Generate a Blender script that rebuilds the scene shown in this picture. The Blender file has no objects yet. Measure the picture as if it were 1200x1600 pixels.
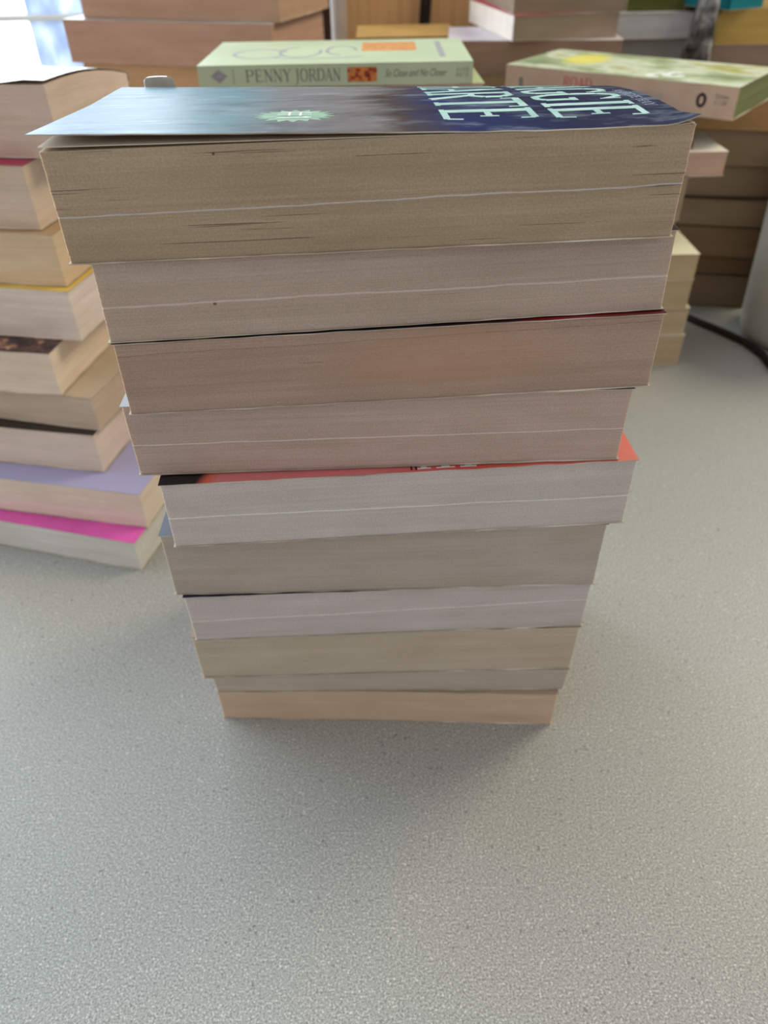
import bpy, math, random
from mathutils import Vector, noise
R = math.radians
scene = bpy.context.scene
COL = scene.collection

# ------------------------------------------------------------------ camera
CAM_H = 0.33317
cam_data = bpy.data.cameras.new('camera')
cam = bpy.data.objects.new('camera', cam_data); COL.objects.link(cam)
cam.location = (0, 0, CAM_H)
from mathutils import Matrix
cam.rotation_euler = (Matrix.Rotation(R(90 - 39.1686), 3, 'X') @ Matrix.Rotation(R(-1.0867), 3, 'Z')).to_euler()
cam_data.sensor_fit = 'VERTICAL'
cam_data.sensor_height = 24.0
cam_data.lens = 24.0 * 1166.48 / 1600
cam_data.clip_start = 0.01
cam_data.dof.use_dof = True
cam_data.dof.focus_distance = 0.232
cam_data.dof.aperture_fstop = 9.5
scene.camera = cam

# ------------------------------------------------------------------ world and exposure
vs = scene.view_settings
vs.view_transform = 'Standard'; vs.look = 'None'; vs.gamma = 1; vs.use_curve_mapping = False
vs.exposure = 0.15
scene.cycles.use_denoising = True
world = bpy.data.worlds.new('world'); scene.world = world; world.use_nodes = True
wn = world.node_tree.nodes; wl = world.node_tree.links
bg = wn['Background']
tc = wn.new('ShaderNodeTexCoord')
dot = wn.new('ShaderNodeVectorMath'); dot.operation = 'DOT_PRODUCT'
dot.inputs[1].default_value = Vector((-0.62, 0.74, 0.25)).normalized()
wl.new(tc.outputs['Generated'], dot.inputs[0])
wr = wn.new('ShaderNodeValToRGB')
wr.color_ramp.elements[0].position = 0.0; wr.color_ramp.elements[0].color = (0.50, 0.48, 0.475, 1)
wr.color_ramp.elements[1].position = 0.9; wr.color_ramp.elements[1].color = (4.2, 4.7, 5.0, 1)
e = wr.color_ramp.elements.new(0.3); e.color = (0.60, 0.59, 0.60, 1)
e = wr.color_ramp.elements.new(0.5); e.color = (0.95, 0.98, 1.02, 1)
e = wr.color_ramp.elements.new(0.72); e.color = (1.6, 1.8, 2.0, 1)
wl.new(dot.outputs['Value'], wr.inputs[0]); wl.new(wr.outputs[0], bg.inputs[0])
bg.inputs[1].default_value = 0.95

def area(name, loc, target, sx, sy, power, color):
    l = bpy.data.lights.new(name, 'AREA'); l.shape = 'RECTANGLE'; l.size = sx; l.size_y = sy
    l.energy = power; l.color = color
    o = bpy.data.objects.new(name, l); COL.objects.link(o); o.location = loc
    o.rotation_euler = (Vector(target) - Vector(loc)).to_track_quat('-Z', 'Y').to_euler()
    return o
area('window_daylight', (-0.80, 1.29, 0.66), (-0.80, 0.0, 0.66), 1.0, 0.72, 8.5, (0.80, 0.92, 1.0))
area('ceiling_lamp_light', (0.95, 0.85, 1.15), (0.0, 0.2, 0.0), 0.45, 0.45, 8.3, (1.0, 0.89, 0.64))

# ------------------------------------------------------------------ material helpers
def lin(c):
    return tuple(((v / 255) / 12.92 if v / 255 <= 0.04045 else ((v / 255 + 0.055) / 1.055) ** 2.4) for v in c) + (1,)

class NT:
    def __init__(s, name, rough=0.8, spec=0.3):
        s.m = bpy.data.materials.new(name); s.m.use_nodes = True
        s.n = s.m.node_tree.nodes; s.l = s.m.node_tree.links
        s.b = s.n['Principled BSDF']
        s.b.inputs['Roughness'].default_value = rough
        s.b.inputs['Specular IOR Level'].default_value = spec
    def pc(s):
        a = s.n.new('ShaderNodeAttribute'); a.attribute_name = 'pc'; return a.outputs['Vector']
    def obj(s):
        return s.n.new('ShaderNodeTexCoord').outputs['Object']
    def map(s, v, scale, loc=(0, 0, 0), rot=(0, 0, 0)):
        m = s.n.new('ShaderNodeMapping'); m.inputs['Scale'].default_value = scale
        m.inputs['Location'].default_value = loc; m.inputs['Rotation'].default_value = rot
        s.l.new(v, m.inputs['Vector']); return m.outputs[0]
    def noise(s, v, scale=1, detail=3, rough=0.5):
        t = s.n.new('ShaderNodeTexNoise'); t.inputs['Scale'].default_value = scale
        t.inputs['Detail'].default_value = detail; t.inputs['Roughness'].default_value = rough
        s.l.new(v, t.inputs['Vector']); return t.outputs['Fac']
    def ramp(s, v, stops, interp='LINEAR'):
        r = s.n.new('ShaderNodeValToRGB'); cr = r.color_ramp; cr.interpolation = interp
        while len(cr.elements) < len(stops): cr.elements.new(0.5)
        for el, (p, c) in zip(cr.elements, stops):
            el.position = p; el.color = c if len(c) == 4 else tuple(c) + (1,)
        s.l.new(v, r.inputs[0]); return r.outputs[0]
    def math(s, op, a, b=None, c=None):
        m = s.n.new('ShaderNodeMath'); m.operation = op
        for i, x in enumerate((a, b, c)):
            if x is None: continue
            if isinstance(x, (int, float)): m.inputs[i].default_value = x
            else: s.l.new(x, m.inputs[i])
        return m.outputs[0]
    def mix(s, f, a, b, mode='MIX'):
        m = s.n.new('ShaderNodeMix'); m.data_type = 'RGBA'; m.blend_type = mode
        for i, x in ((0, f), (6, a), (7, b)):
            if isinstance(x, (int, float)): m.inputs[i].default_value = x
            elif isinstance(x, tuple): m.inputs[i].default_value = x
            else: s.l.new(x, m.inputs[i])
        return m.outputs[2]
    def sep(s, v):
        x = s.n.new('ShaderNodeSeparateXYZ'); s.l.new(v, x.inputs[0]); return x.outputs
    def color(s, c):
        if isinstance(c, tuple): s.b.inputs['Base Color'].default_value = c
        else: s.l.new(c, s.b.inputs['Base Color'])
    def bump(s, h, strength, dist=0.001):
        b = s.n.new('ShaderNodeBump'); b.inputs['Strength'].default_value = strength
        b.inputs['Distance'].default_value = dist
        s.l.new(h, b.inputs['Height']); s.l.new(b.outputs[0], s.b.inputs['Normal'])

def scale_col(c, k): return tuple(min(1, v * k) for v in c[:3]) + (1,)

def page_mat(name, rgb, T=0.03, lines=(), cracks=0.0, seed=0, bands=0.06, specks=False, patch=None, sss=False):
    """Cut paper edge of a book: fine page lines, pale signature line, dark splits, foxing."""
    t = NT(name, 0.95, 0.05)
    base = lin(rgb)
    pc = t.pc()
    xs = t.sep(pc)
    fine = t.noise(t.map(pc, (14, 14, 2600), (seed, seed * 2.1, seed)), 1, 2, 0.6)
    broad = t.noise(t.map(pc, (5, 5, 160), (seed * 1.7, 0, seed)), 1, 3, 0.6)
    grain = t.noise(pc, 1500, 2, 0.6)
    blot = t.noise(t.map(pc, (22, 22, 70), (seed, 3, seed)), 1, 3, 0.6)
    c = t.ramp(fine, [(0.25, scale_col(base, 0.92)), (0.75, scale_col(base, 1.07))])
    c = t.mix(1.0, c, t.ramp(broad, [(0.3, (1 - bands * 1.3, 1 - bands * 1.6, 1 - bands * 2.0)), (0.7, (1 + bands, 1 + bands, 1 + bands))]), 'MULTIPLY')
    c = t.mix(1.0, c, t.ramp(grain, [(0.3, (0.88, 0.88, 0.88)), (0.7, (1.10, 1.10, 1.10))]), 'MULTIPLY')
    c = t.mix(1.0, c, t.ramp(blot, [(0.35, (0.94, 0.93, 0.91)), (0.65, (1.04, 1.04, 1.05))]), 'MULTIPLY')
    if patch:                                           # a discoloured stretch of the edge
        px, pz, rx, rz, prgb, amt = patch
        dx = t.math('DIVIDE', t.math('SUBTRACT', xs[0], px), rx)
        dz = t.math('DIVIDE', t.math('SUBTRACT', xs[2], pz), rz)
        r2 = t.math('ADD', t.math('MULTIPLY', dx, dx), t.math('MULTIPLY', dz, dz))
        r2 = t.math('ADD', r2, t.math('MULTIPLY', t.math('SUBTRACT', broad, 0.5), 1.2))
        f = t.ramp(r2, [(0.0, (amt, amt, amt)), (1.0, (0, 0, 0))])
        c = t.mix(f, c, lin(prgb))
    if specks:
        vor = t.n.new('ShaderNodeTexVoronoi'); vor.inputs['Scale'].default_value = 90
        t.l.new(pc, vor.inputs['Vector'])
        msk = t.math('MULTIPLY', t.math('LESS_THAN', vor.outputs['Distance'], 0.05), t.math('GREATER_THAN', t.noise(t.map(pc, (1, 1, 1), (seed, 5, 2)), 60, 1), 0.56))
        c = t.mix(t.math('MULTIPLY', msk, 0.75), c, (0.06, 0.04, 0.03, 1))
    h = fine
    if cracks > 0:
        cn = t.noise(t.map(pc, (17, 17, 1500), (seed * 3.1, seed, seed * 1.3)), 1, 2.0, 0.55)
        where = t.noise(t.map(pc, (16, 16, 130), (seed + 4, seed, 7)), 1, 1.0, 0.5)
        top = t.ramp(t.math('DIVIDE', xs[2], T), [(0.0, (0.0, 0, 0)), (0.45, (0.012, 0, 0)), (0.85, (0.05, 0, 0)), (1.0, (0.09, 0, 0))])
        crack = t.math('GREATER_THAN', t.math('ADD', t.math('ADD', cn, t.math('MULTIPLY', where, 0.42)), top), 1.02 - cracks * 0.1)
        c = t.mix(t.math('MULTIPLY', crack, 0.6), c, (0.06, 0.04, 0.028, 1))
        h = t.math('SUBTRACT', fine, t.math('MULTIPLY', crack, 1.5))
    for (fl, fr, amt, wid, lrgb) in lines:               # left fraction, right fraction of the thickness
        L = 0.176
        zc = t.math('ADD', t.math('MULTIPLY', xs[0], (fr - fl) * T / L), (fl + fr) * 0.5 * T)
        wob = t.math('MULTIPLY', t.math('SUBTRACT', t.noise(t.map(pc, (22, 0, 0), (seed, 0, 0)), 1, 3, 0.6), 0.5), 0.0022)
        d = t.math('ABSOLUTE', t.math('SUBTRACT', t.math('ADD', zc, wob), xs[2]))
        wv = t.math('MULTIPLY', t.noise(t.map(pc, (160, 0, 0), (seed, 1, 0)), 1, 2, 0.7), wid * 2.2)
        f = t.math('MULTIPLY', t.math('LESS_THAN', d, wv), amt)
        c = t.mix(f, c, lin(lrgb))
        f2 = t.math('MULTIPLY', t.math('LESS_THAN', xs[2], t.math('ADD', zc, wob)), 0.06)
        c = t.mix(f2, c, lin((rgb[0] * .8, rgb[1] * .76, rgb[2] * .7)))
    t.color(c)
    t.bump(h, 0.35, 0.0005)
    if sss:
        t.b.inputs['Subsurface Weight'].default_value = 0.55
        t.b.inputs['Subsurface Radius'].default_value = (1.0, 0.8, 0.6)
        t.b.inputs['Subsurface Scale'].default_value = 0.0017
    return t.m

def cover_mat(name, rgb, rough=0.35, var=0.12, scale=30):
    t = NT(name, rough, 0.4)
    b = lin(rgb)
    n = t.noise(t.pc(), scale, 4, 0.6)
    t.color(t.ramp(n, [(0.3, scale_col(b, 1 - var)), (0.7, scale_col(b, 1 + var))]))
    return t.m

CARD = NT('cover_card_white', 0.8, 0.1)
CARD.color(CARD.ramp(CARD.noise(CARD.map(CARD.pc(), (24, 24, 400)), 1, 3, 0.6), [(0.36, lin((150, 134, 116))), (0.5, lin((190, 178, 160))), (0.64, lin((232, 224, 210)))]))
CARD = CARD.m

# ------------------------------------------------------------------ object helpers
def tag(o, label=None, cat=None, group=None, kind=None):
    if label: o['label'] = label
    if cat: o['category'] = cat
    if group: o['group'] = group
    if kind: o['kind'] = kind
    return o

def mesh_obj(name, verts, faces, mats, parent=None, mi=None, pcs=None, smooth=False):
    me = bpy.data.meshes.new(name)
    me.from_pydata(verts, [], faces)
    for m in mats: me.materials.append(m)
    if mi: me.polygons.foreach_set('material_index', mi)
    a = me.attributes.new('pc', 'FLOAT_VECTOR', 'POINT')
    flat = []
    for v in (pcs or verts): flat += [v[0], v[1], v[2]]
    a.data.foreach_set('vector', flat)
    if smooth: me.polygons.foreach_set('use_smooth', [True] * len(me.polygons))
    me.update()
    o = bpy.data.objects.new(name, me); COL.objects.link(o)
    if parent: o.parent = parent
    return o

def grid_box(x0, x1, y0, y1, z0, z1, nx, ny, nz):
    """A box with subdivided faces; shared vertices. Returns verts, faces, facetag (+x,-x,+y,-y,+z,-z)."""
    idx = {}; V = []; F = []; TG = []
    def g(i, j, k):
        key = (i, j, k)
        if key not in idx:
            idx[key] = len(V)
            V.append((x0 + (x1 - x0) * i / nx, y0 + (y1 - y0) * j / ny, z0 + (z1 - z0) * k / nz))
        return idx[key]
    for i in range(nx):
        for k in range(nz):
            F.append((g(i, 0, k), g(i + 1, 0, k), g(i + 1, 0, k + 1), g(i, 0, k + 1))); TG.append('-y')
            F.append((g(i + 1, ny, k), g(i, ny, k), g(i, ny, k + 1), g(i + 1, ny, k + 1))); TG.append('+y')
    for j in range(ny):
        for k in range(nz):
            F.append((g(0, j + 1, k), g(0, j, k), g(0, j, k + 1), g(0, j + 1, k + 1))); TG.append('-x')
            F.append((g(nx, j, k), g(nx, j + 1, k), g(nx, j + 1, k + 1), g(nx, j, k + 1))); TG.append('+x')
    for i in range(nx):
        for j in range(ny):
            F.append((g(i, j, nz), g(i + 1, j, nz), g(i + 1, j + 1, nz), g(i, j + 1, nz))); TG.append('+z')
            F.append((g(i, j + 1, 0), g(i + 1, j + 1, 0), g(i + 1, j, 0), g(i, j, 0))); TG.append('-z')
    return V, F, TG

def book(name, loc, yaw, L, W, T, pages, cover, label, group=None, spine=None, back=None,
         tilt_b=0.0, tilt_t=0.0, lean=0.0, drop=0.0, lift=None, rag=0.00010, edge=None, hi=False, seed=0,
         over=0.0004, sag=0.0, category='book', overl=0.0, dropf=(0.6, 1.4)):
    """Paperback lying flat. Local x along the spine, y=0 fore-edge (toward -y), y=W spine, z up."""
    root = bpy.data.objects.new(name, None); COL.objects.link(root)
    root.empty_display_size = 0.02
    root.location = loc; root.rotation_euler = (0, 0, R(yaw))
    tag(root, label, category, group)
    ct = 0.0003
    tb, tt = math.tan(R(tilt_b)), math.tan(R(tilt_t))
    def dfm(v, cov=False):
        x, y, z = v
        k = min(1, max(0, z / T))
        zz = z + x * (tb * (1 - k) + tt * k)
        if drop:
            s = min(1, max(0, (y / W - 0.15) / 0.85))
            zz -= drop * s * s * k * (dropf[0] + (dropf[1] - dropf[0]) * (x / L + 0.5))
        zz -= sag * k * (1 - (2 * x / L) ** 2)
        yy = y + lean * k
        if cov and lift: zz += lift(x, y)
        return (x, yy, zz)
    nx, ny, nz = (90, 10, 30) if hi else (20, 5, 10)
    V, F, TG = grid_box(-L / 2 + 0.0003, L / 2 - 0.0003, 0, W - 0.0006, ct, T - ct, nx, ny, nz)
    out = []
    rnd = random.Random(seed + 11)
    rows = [rnd.uniform(-1, 1) for _ in range(nz + 1)]
    for (x, y, z) in V:
        k = int(round((z - ct) / (T - 2 * ct) * nz))
        yy = y; xx = x
        if y < 1e-6:
            yy += rag * (rows[k] * 0.7 + 1.6 * noise.noise(Vector((x * 28, k * 0.37 + seed * 7, seed))))
            yy += rag * 0.8
        if abs(abs(x) - (L / 2 - 0.0003)) < 1e-6:
            xx -= math.copysign(rag * 1.2 * abs(noise.noise(Vector((y * 60, k * 0.9, seed * 3 + 1)))), x)
        p = dfm((x, yy, z)); out.append((xx, p[1], p[2]))
    mesh_obj('page_block', out, F, [pages], root, pcs=V)
    nx2, ny2 = (60, 20) if hi else (16, 8)
    def slab(nm, z0, z1, mat, topside, cov):
        V, F, TG = grid_box(-L / 2 - over - overl * cov, L / 2 + over, -over, W, z0, z1, nx2, ny2, 1)
        out = []
        for v in V:
            p = dfm(v, cov)
            w = 0
            if hi and v[1] < 0: w = 0.00025 * noise.noise(Vector((v[0] * 90, seed, nm == 'front_cover')))
            out.append((p[0], p[1] + w, p[2] + (w * 0.6 if v[1] < 0 else 0)))
        return mesh_obj(nm, out, F, [mat, edge or CARD], root, mi=[0 if t == topside else 1 for t in TG], pcs=V)
    fc = slab('front_cover', T - ct, T, cover, '+z', 1)
    slab('back_cover', 0, ct, back or cover, '-z', 0)
    V, F, TG = grid_box(-L / 2 - over, L / 2 + over, W - ct, W, ct, T - ct, nx2, 1, 4)
    sp = mesh_obj('spine', [dfm(v) for v in V], F, [spine or cover, CARD], root, mi=[0 if t == '+y' else 1 for t in TG], pcs=V)
    root_info = dict(root=root, front=fc, spine=sp, dfm=dfm, L=L, W=W, T=T)
    return root_info

# ------------------------------------------------------------------ lettering
# stroke letters in a unit box: width .7, height 1; (x0,y0,x1,y1,w) strokes; s = serif bars
GL = {
 'P': [(.15,0,.15,1,.12),(.15,.97,.5,.97,.05),(.5,.97,.64,.85,.09),(.64,.85,.64,.62,.12),(.64,.62,.5,.5,.09),(.5,.5,.15,.5,.05),(.02,.02,.28,.02,.04),(.02,.98,.2,.98,.04)],
 'E': [(.15,0,.15,1,.12),(.15,.97,.6,.97,.05),(.15,.5,.48,.5,.05),(.15,.03,.62,.03,.05),(.6,.97,.6,.82,.04),(.62,.03,.64,.2,.04),(.48,.6,.48,.4,.04),(.02,.02,.2,.02,.04),(.02,.98,.2,.98,.04)],
 'N': [(.12,0,.12,1,.05),(.1,1,.62,0,.12),(.62,0,.62,1,.05),(0,.02,.24,.02,.04),(0,.98,.2,.98,.04),(.5,.98,.74,.98,.04)],
 'Y': [(.1,1,.36,.48,.12),(.62,1,.36,.48,.05),(.36,.5,.36,0,.12),(0,.98,.24,.98,.04),(.5,.98,.72,.98,.04),(.24,.02,.5,.02,.04)],
 'J': [(.3,1,.3,0,.12),(.3,0,.2,-.2,.09),(.2,-.2,.04,-.24,.06),(.16,.98,.44,.98,.04)],
 'O': [(.3,1,.5,.97,.05),(.3,0,.5,.03,.05),(.14,.85,.3,1,.08),(.5,.97,.66,.82,.09),(.08,.5,.14,.85,.11),(.66,.82,.72,.5,.12),(.08,.5,.14,.15,.11),(.66,.18,.72,.5,.12),(.14,.15,.3,0,.08),(.5,.03,.66,.18,.09)],
 'R': [(.15,0,.15,1,.12),(.15,.97,.46,.97,.05),(.46,.97,.6,.85,.09),(.6,.85,.6,.65,.12),(.6,.65,.46,.52,.09),(.46,.52,.15,.52,.05),(.38,.52,.68,0,.11),(.02,.02,.28,.02,.04),(.02,.98,.2,.98,.04),(.6,.02,.76,.02,.04)],
 'D': [(.15,0,.15,1,.12),(.15,.97,.45,.97,.05),(.45,.97,.65,.8,.09),(.65,.8,.7,.5,.12),(.7,.5,.65,.2,.12),(.65,.2,.45,.03,.09),(.45,.03,.15,.03,.05),(.02,.02,.2,.02,.04),(.02,.98,.2,.98,.04)],
 'A': [(.08,0,.36,1,.05),(.36,1,.64,0,.12),(.18,.36,.54,.36,.05),(0,.02,.2,.02,.04),(.52,.02,.76,.02,.04)],
 'M': [(.1,0,.14,1,.05),(.14,1,.38,.1,.1),(.38,.1,.62,1,.05),(.62,1,.66,0,.11),(0,.02,.2,.02,.04),(.55,.02,.76,.02,.04)],
 'G': [(.66,.82,.5,.98,.07),(.5,.98,.3,.98,.06),(.3,.98,.12,.8,.09),(.12,.8,.08,.5,.12),(.08,.5,.12,.2,.12),(.12,.2,.3,.02,.09),(.3,.02,.52,.02,.06),(.52,.02,.64,.12,.08),(.64,.1,.64,.42,.11),(.46,.44,.74,.44,.05),(.68,.98,.68,.74,.04)],
 'I': [(.3,0,.3,1,.13),(.14,.02,.46,.02,.04),(.14,.98,.46,.98,.04)],
 'H': [(.14,0,.14,1,.11),(.6,0,.6,1,.11),(.14,.5,.6,.5,.05),(.02,.02,.28,.02,.04),(.02,.98,.28,.98,.04),(.48,.02,.74,.02,.04),(.48,.98,.74,.98,.04)],
 'T': [(.36,0,.36,1,.12),(.02,.97,.7,.97,.06),(.03,.98,.03,.8,.04),(.69,.98,.69,.8,.04),(.22,.02,.5,.02,.04)],
 '1': [(.3,0,.3,1,.13),(.12,.8,.3,1,.06)], '#': [(.2,0,.3,1,.08),(.5,0,.6,1,.08),(.05,.35,.7,.35,.07),(.1,.68,.75,.68,.07)],
 '|': [(.2,-.05,.2,1.05,.07)],
}
ADV = {'I': .55, 'J': .52, 'M': .84, ' ': .32, '1': .5, 'N': .78, 'O': .84, 'A': .78}
def text_quads(txt, w, h, bold=1.0):
    """list of 2D quads laid out left to right, scaled to total width w and height h"""
    x = 0; Q = []
    for ch in txt:
        for (a, b, c, d, ww) in GL.get(ch, []):
            Q.append((x + a, b, x + c, d, ww * bold))
        x += ADV.get(ch, .78)
    k = w / max(x, .01); out = []
    for (a, b, c, d, ww) in Q:
        A = Vector((a * k, b * h)); B = Vector((c * k, d * h)); dd = (B - A)
        if dd.length < 1e-9: continue
        # width measured in the un-stretched letter box so that stems stay wide when the letters are tall
        u = Vector((c - a, d - b)).normalized(); n = Vector((-u.y, u.x)) * ww / 2
        N = Vector((n.x * k, n.y * h * 1.0))
        out.append([A + N, B + N, B - N, A - N])
    return out

def decal(name, quads, fn, mat, parent, th=0.00006, label=None):
    """quads (2D) -> thin raised ink on a surface; fn maps (u,v,lift) to local 3D"""
    V = []; F = []
    for i, q in enumerate(quads):
        zoff = th + (i % 5) * 0.000006
        b = len(V); n = len(q)
        for p in q: V.append(fn(p[0], p[1], zoff))
        for p in q: V.append(fn(p[0], p[1], 0))
        F.append(tuple(range(b, b + n)))
        for k in range(n): F.append((b + k, b + n + k, b + n + (k + 1) % n, b + (k + 1) % n))
    o = mesh_obj(name, V, F, [mat], parent)
    if label: o['label'] = label
    return o

def bfont(name, txt, size, mat, parent, mtx, sx=1.0, shear=0.0):
    cu = bpy.data.curves.new(name, 'FONT'); cu.body = txt; cu.size = size; cu.extrude = 0.00004; cu.shear = shear
    tmp = bpy.data.objects.new('tmp', cu); COL.objects.link(tmp)
    dg = bpy.context.evaluated_depsgraph_get(); dg.update()
    me = bpy.data.meshes.new_from_object(tmp.evaluated_get(dg))
    COL.objects.unlink(tmp); bpy.data.objects.remove(tmp); bpy.data.curves.remove(cu)
    me.name = name
    me.transform(Matrix.Diagonal((sx, 1, 1, 1))); me.transform(mtx)
    me.materials.clear(); me.materials.append(mat)
    o = bpy.data.objects.new(name, me); COL.objects.link(o); o.parent = parent
    return o

# ------------------------------------------------------------------ setting: tabletop, wall, window
t = NT('speckled_laminate', 0.42, 0.35)
oc = t.obj()
n1 = t.noise(oc, 1150, 2, 0.65)
n2 = t.noise(oc, 620, 2, 0.6)
c = t.ramp(n1, [(0.30, lin((118, 118, 113))), (0.47, lin((160, 161, 156))), (0.56, lin((168, 169, 164))), (0.72, lin((222, 222, 214)))])
c = t.mix(t.ramp(n2, [(0.60, (0, 0, 0)), (0.70, (0.4, 0.4, 0.4))]), c, lin((120, 116, 108)))
vo = t.n.new('ShaderNodeTexVoronoi'); vo.inputs['Scale'].default_value = 240; t.l.new(oc, vo.inputs['Vector'])
gate = t.math('GREATER_THAN', t.noise(oc, 95, 1, 0.5), 0.57)
c = t.mix(t.math('MULTIPLY', t.math('MULTIPLY', t.math('LESS_THAN', vo.outputs['Distance'], 0.17), gate), 0.5), c, lin((96, 94, 88)))
vo2 = t.n.new('ShaderNodeTexVoronoi'); vo2.inputs['Scale'].default_value = 330; t.l.new(t.map(oc, (1, 1, 1), (3, 1, 0)), vo2.inputs['Vector'])
gate2 = t.math('GREATER_THAN', t.noise(t.map(oc, (1, 1, 1), (2, 8, 1)), 120, 1, 0.5), 0.53)
c = t.mix(t.math('MULTIPLY', t.math('MULTIPLY', t.math('LESS_THAN', vo2.outputs['Distance'], 0.16), gate2), 0.45), c, lin((236, 234, 226)))
t.color(c); t.bump(n2, 0.05, 0.0002)
V, F, TG = grid_box(-1.3, 1.3, -0.35, 1.3, -0.035, 0, 1, 1, 1)
tt_ = mesh_obj('table_top', V, F, [t.m]); tag(tt_, 'grey speckled laminate table top under all the book stacks', 'table')
tt_.modifiers.new('bevel', 'BEVEL').width = 0.004

wm = NT('wall_paint', 0.9, 0.1); wm.color(wm.ramp(wm.noise(wm.obj(), 6, 3), [(0.3, lin((120, 104, 88))), (0.7, lin((132, 116, 98)))]))
V, F, TG = grid_box(-0.28, 1.3, 1.302, 1.38, -0.035, 1.05, 1, 1, 1)
tag(mesh_obj('wall_back', V, F, [wm.m]), kind='structure')
fm = NT('window_paint', 0.4, 0.4); fm.color(fm.ramp(fm.noise(fm.obj(), 20, 2), [(0.3, lin((232, 236, 236))), (0.7, lin((244, 246, 246)))]))
def boxes(name, bs, mats, parent=None, bev=0.0):
    V = []; F = []
    for b in bs:
        v, f, _ = grid_box(*b, 1, 1, 1); o = len(V); V += v; F += [tuple(i + o for i in q) for q in f]
    ob = mesh_obj(name, V, F, mats, parent)
    if bev: ob.modifiers.new('bevel', 'BEVEL').width = bev
    return ob
win = bpy.data.objects.new('window_1', None); COL.objects.link(win); win.location = (0, 0, 0); tag(win, kind='structure')
boxes('window_frame', [(-0.305, -0.282, 1.31, 1.36, 0.0, 1.05), (-1.3, -0.305, 1.31, 1.36, 0.0, 0.03), (-1.3, -0.305, 1.31, 1.36, 1.02, 1.05),
      (-1.3, -0.305, 1.315, 1.345, 0.206, 0.214)], [fm.m], win, 0.003)
gm = NT('obscure_glass', 0.35, 0.5)
oc = gm.obj()
gn = gm.noise(gm.map(oc, (30, 30, 14)), 1, 4, 0.6)
gc = gm.ramp(gn, [(0.35, lin((186, 196, 218))), (0.5, lin((212, 222, 238))), (0.65, lin((250, 252, 255)))])
tr = gm.n.new('ShaderNodeBsdfTranslucent'); gm.l.new(gc, tr.inputs[0])
ms = gm.n.new('ShaderNodeMixShader'); ms.inputs[0].default_value = 0.85
gm.l.new(gm.b.outputs[0], ms.inputs[1]); gm.l.new(tr.outputs[0], ms.inputs[2])
gm.l.new(ms.outputs[0], gm.n['Material Output'].inputs[0]); gm.color(gc); gm.bump(gn, 0.5, 0.003)
boxes('frosted_pane', [(-0.515, -0.425, 1.328, 1.332, 0.03, 1.02)], [gm.m], win)

# ------------------------------------------------------------------ main stack
Z = [0.2850, 0.2538, 0.2286, 0.2021, 0.1718, 0.1413, 0.1072, 0.0779, 0.0461, 0.0266, 0.0]
TI = [0.75, 0.75, 0.70, 0.38, 0.20, 0.16, 0.0, 0.05, 0.05, 0.0, 0.0]
#        cx      y       yaw   L       lean
MAIN = [(-0.0016, 0.2194, 2.30, 0.1775, -0.0005),
        (0.0033, 0.2223, 4.15, 0.1771, 0.0017),
        (0.0039, 0.2209, 3.40, 0.1769, 0.0004),
        (-0.0012, 0.2244, 1.20, 0.1765, -0.0006),
        (0.0067, 0.2212, 3.07, 0.1762, 0.0003),
        (-0.0002, 0.2253, 0.52, 0.1778, -0.0004),
        (0.0015, 0.2270, 1.48, 0.1743, -0.0015),
        (-0.0001, 0.2299, 0.55, 0.1765, -0.0020),
        (0.0012, 0.2343, -0.69, 0.1739, -0.0030),
        (-0.0009, 0.2351, -2.64, 0.1722, -0.0009)]
WH = (226, 220, 214)
PAGES = [((181, 163, 141), [(.43, .49, .75, .0002, (205, 204, 202))], 1.0, True, None),
         ((194, 177, 164), [(.45, .43, .6, .00026, (226, 214, 208)), (.62, .60, .18, .0009, (190, 172, 158))], 0.15, True, None),
         ((180, 158, 144), [(.82, .90, .5, .00008, (110, 78, 64))], 0.25, False, (0.02, 0.014, 0.05, 0.013, (196, 152, 122), 0.55)),
         ((195, 174, 163), [(.445, .445, .7, .00016, (232, 228, 226))], 0.1, True, None),
         ((206, 198, 194), [(.47, .44, .8, .00018, (242, 240, 238))], 0.0, False, None),
         ((186, 175, 165), [], 0.1, True, None),
         ((203, 195, 193), [(.43, .60, .8, .00018, (244, 238, 234))], 0.0, False, None),
         ((198, 185, 166), [], 0.05, True, None),
         ((197, 184, 171), [], 0.0, False, None),
         ((212, 188, 164), [], 0.0, False, None)]

# cover of the top book: glossy painted picture, pale window glare tinted in at the left, haze lifted into the brown middle, navy at the right
t = NT('cover_painted_night_scene', 0.42, 0.05)
pc = t.pc(); xs = t.sep(pc)
w = t.math('ADD', xs[0], t.math('MULTIPLY', t.math('SUBTRACT', t.noise(pc, 26, 4, 0.6), 0.5), 0.03))
g = t.math('MULTIPLY_ADD', w, 1 / 0.178, 0.5)
c = t.ramp(g, [(0.0, lin((80, 110, 140))), (0.25, lin((100, 130, 140))), (0.36, lin((118, 118, 122))), (0.5, lin((114, 108, 108))), (0.56, lin((70, 60, 58))), (0.64, lin((34, 44, 84))), (0.8, lin((30, 36, 66))), (1.0, lin((40, 44, 66)))])
sm = t.noise(t.map(pc, (40, 90, 1)), 1, 5, 0.65)
c = t.mix(t.ramp(sm, [(0.5, (0, 0, 0)), (0.75, (0.55, 0.55, 0.55))]), c, lin((150, 166, 176)))
c = t.mix(t.ramp(t.noise(t.map(pc, (30, 60, 1), (4, 4, 0)), 1, 4, 0.6), [(0.52, (0, 0, 0)), (0.72, (0.5, 0.5, 0.5))]), c, lin((30, 30, 36)))
t.color(c)
t.bump(t.noise(t.map(pc, (14, 260, 1)), 1, 3, 0.6), 0.35, 0.0012)
TOPCOV = t.m

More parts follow.
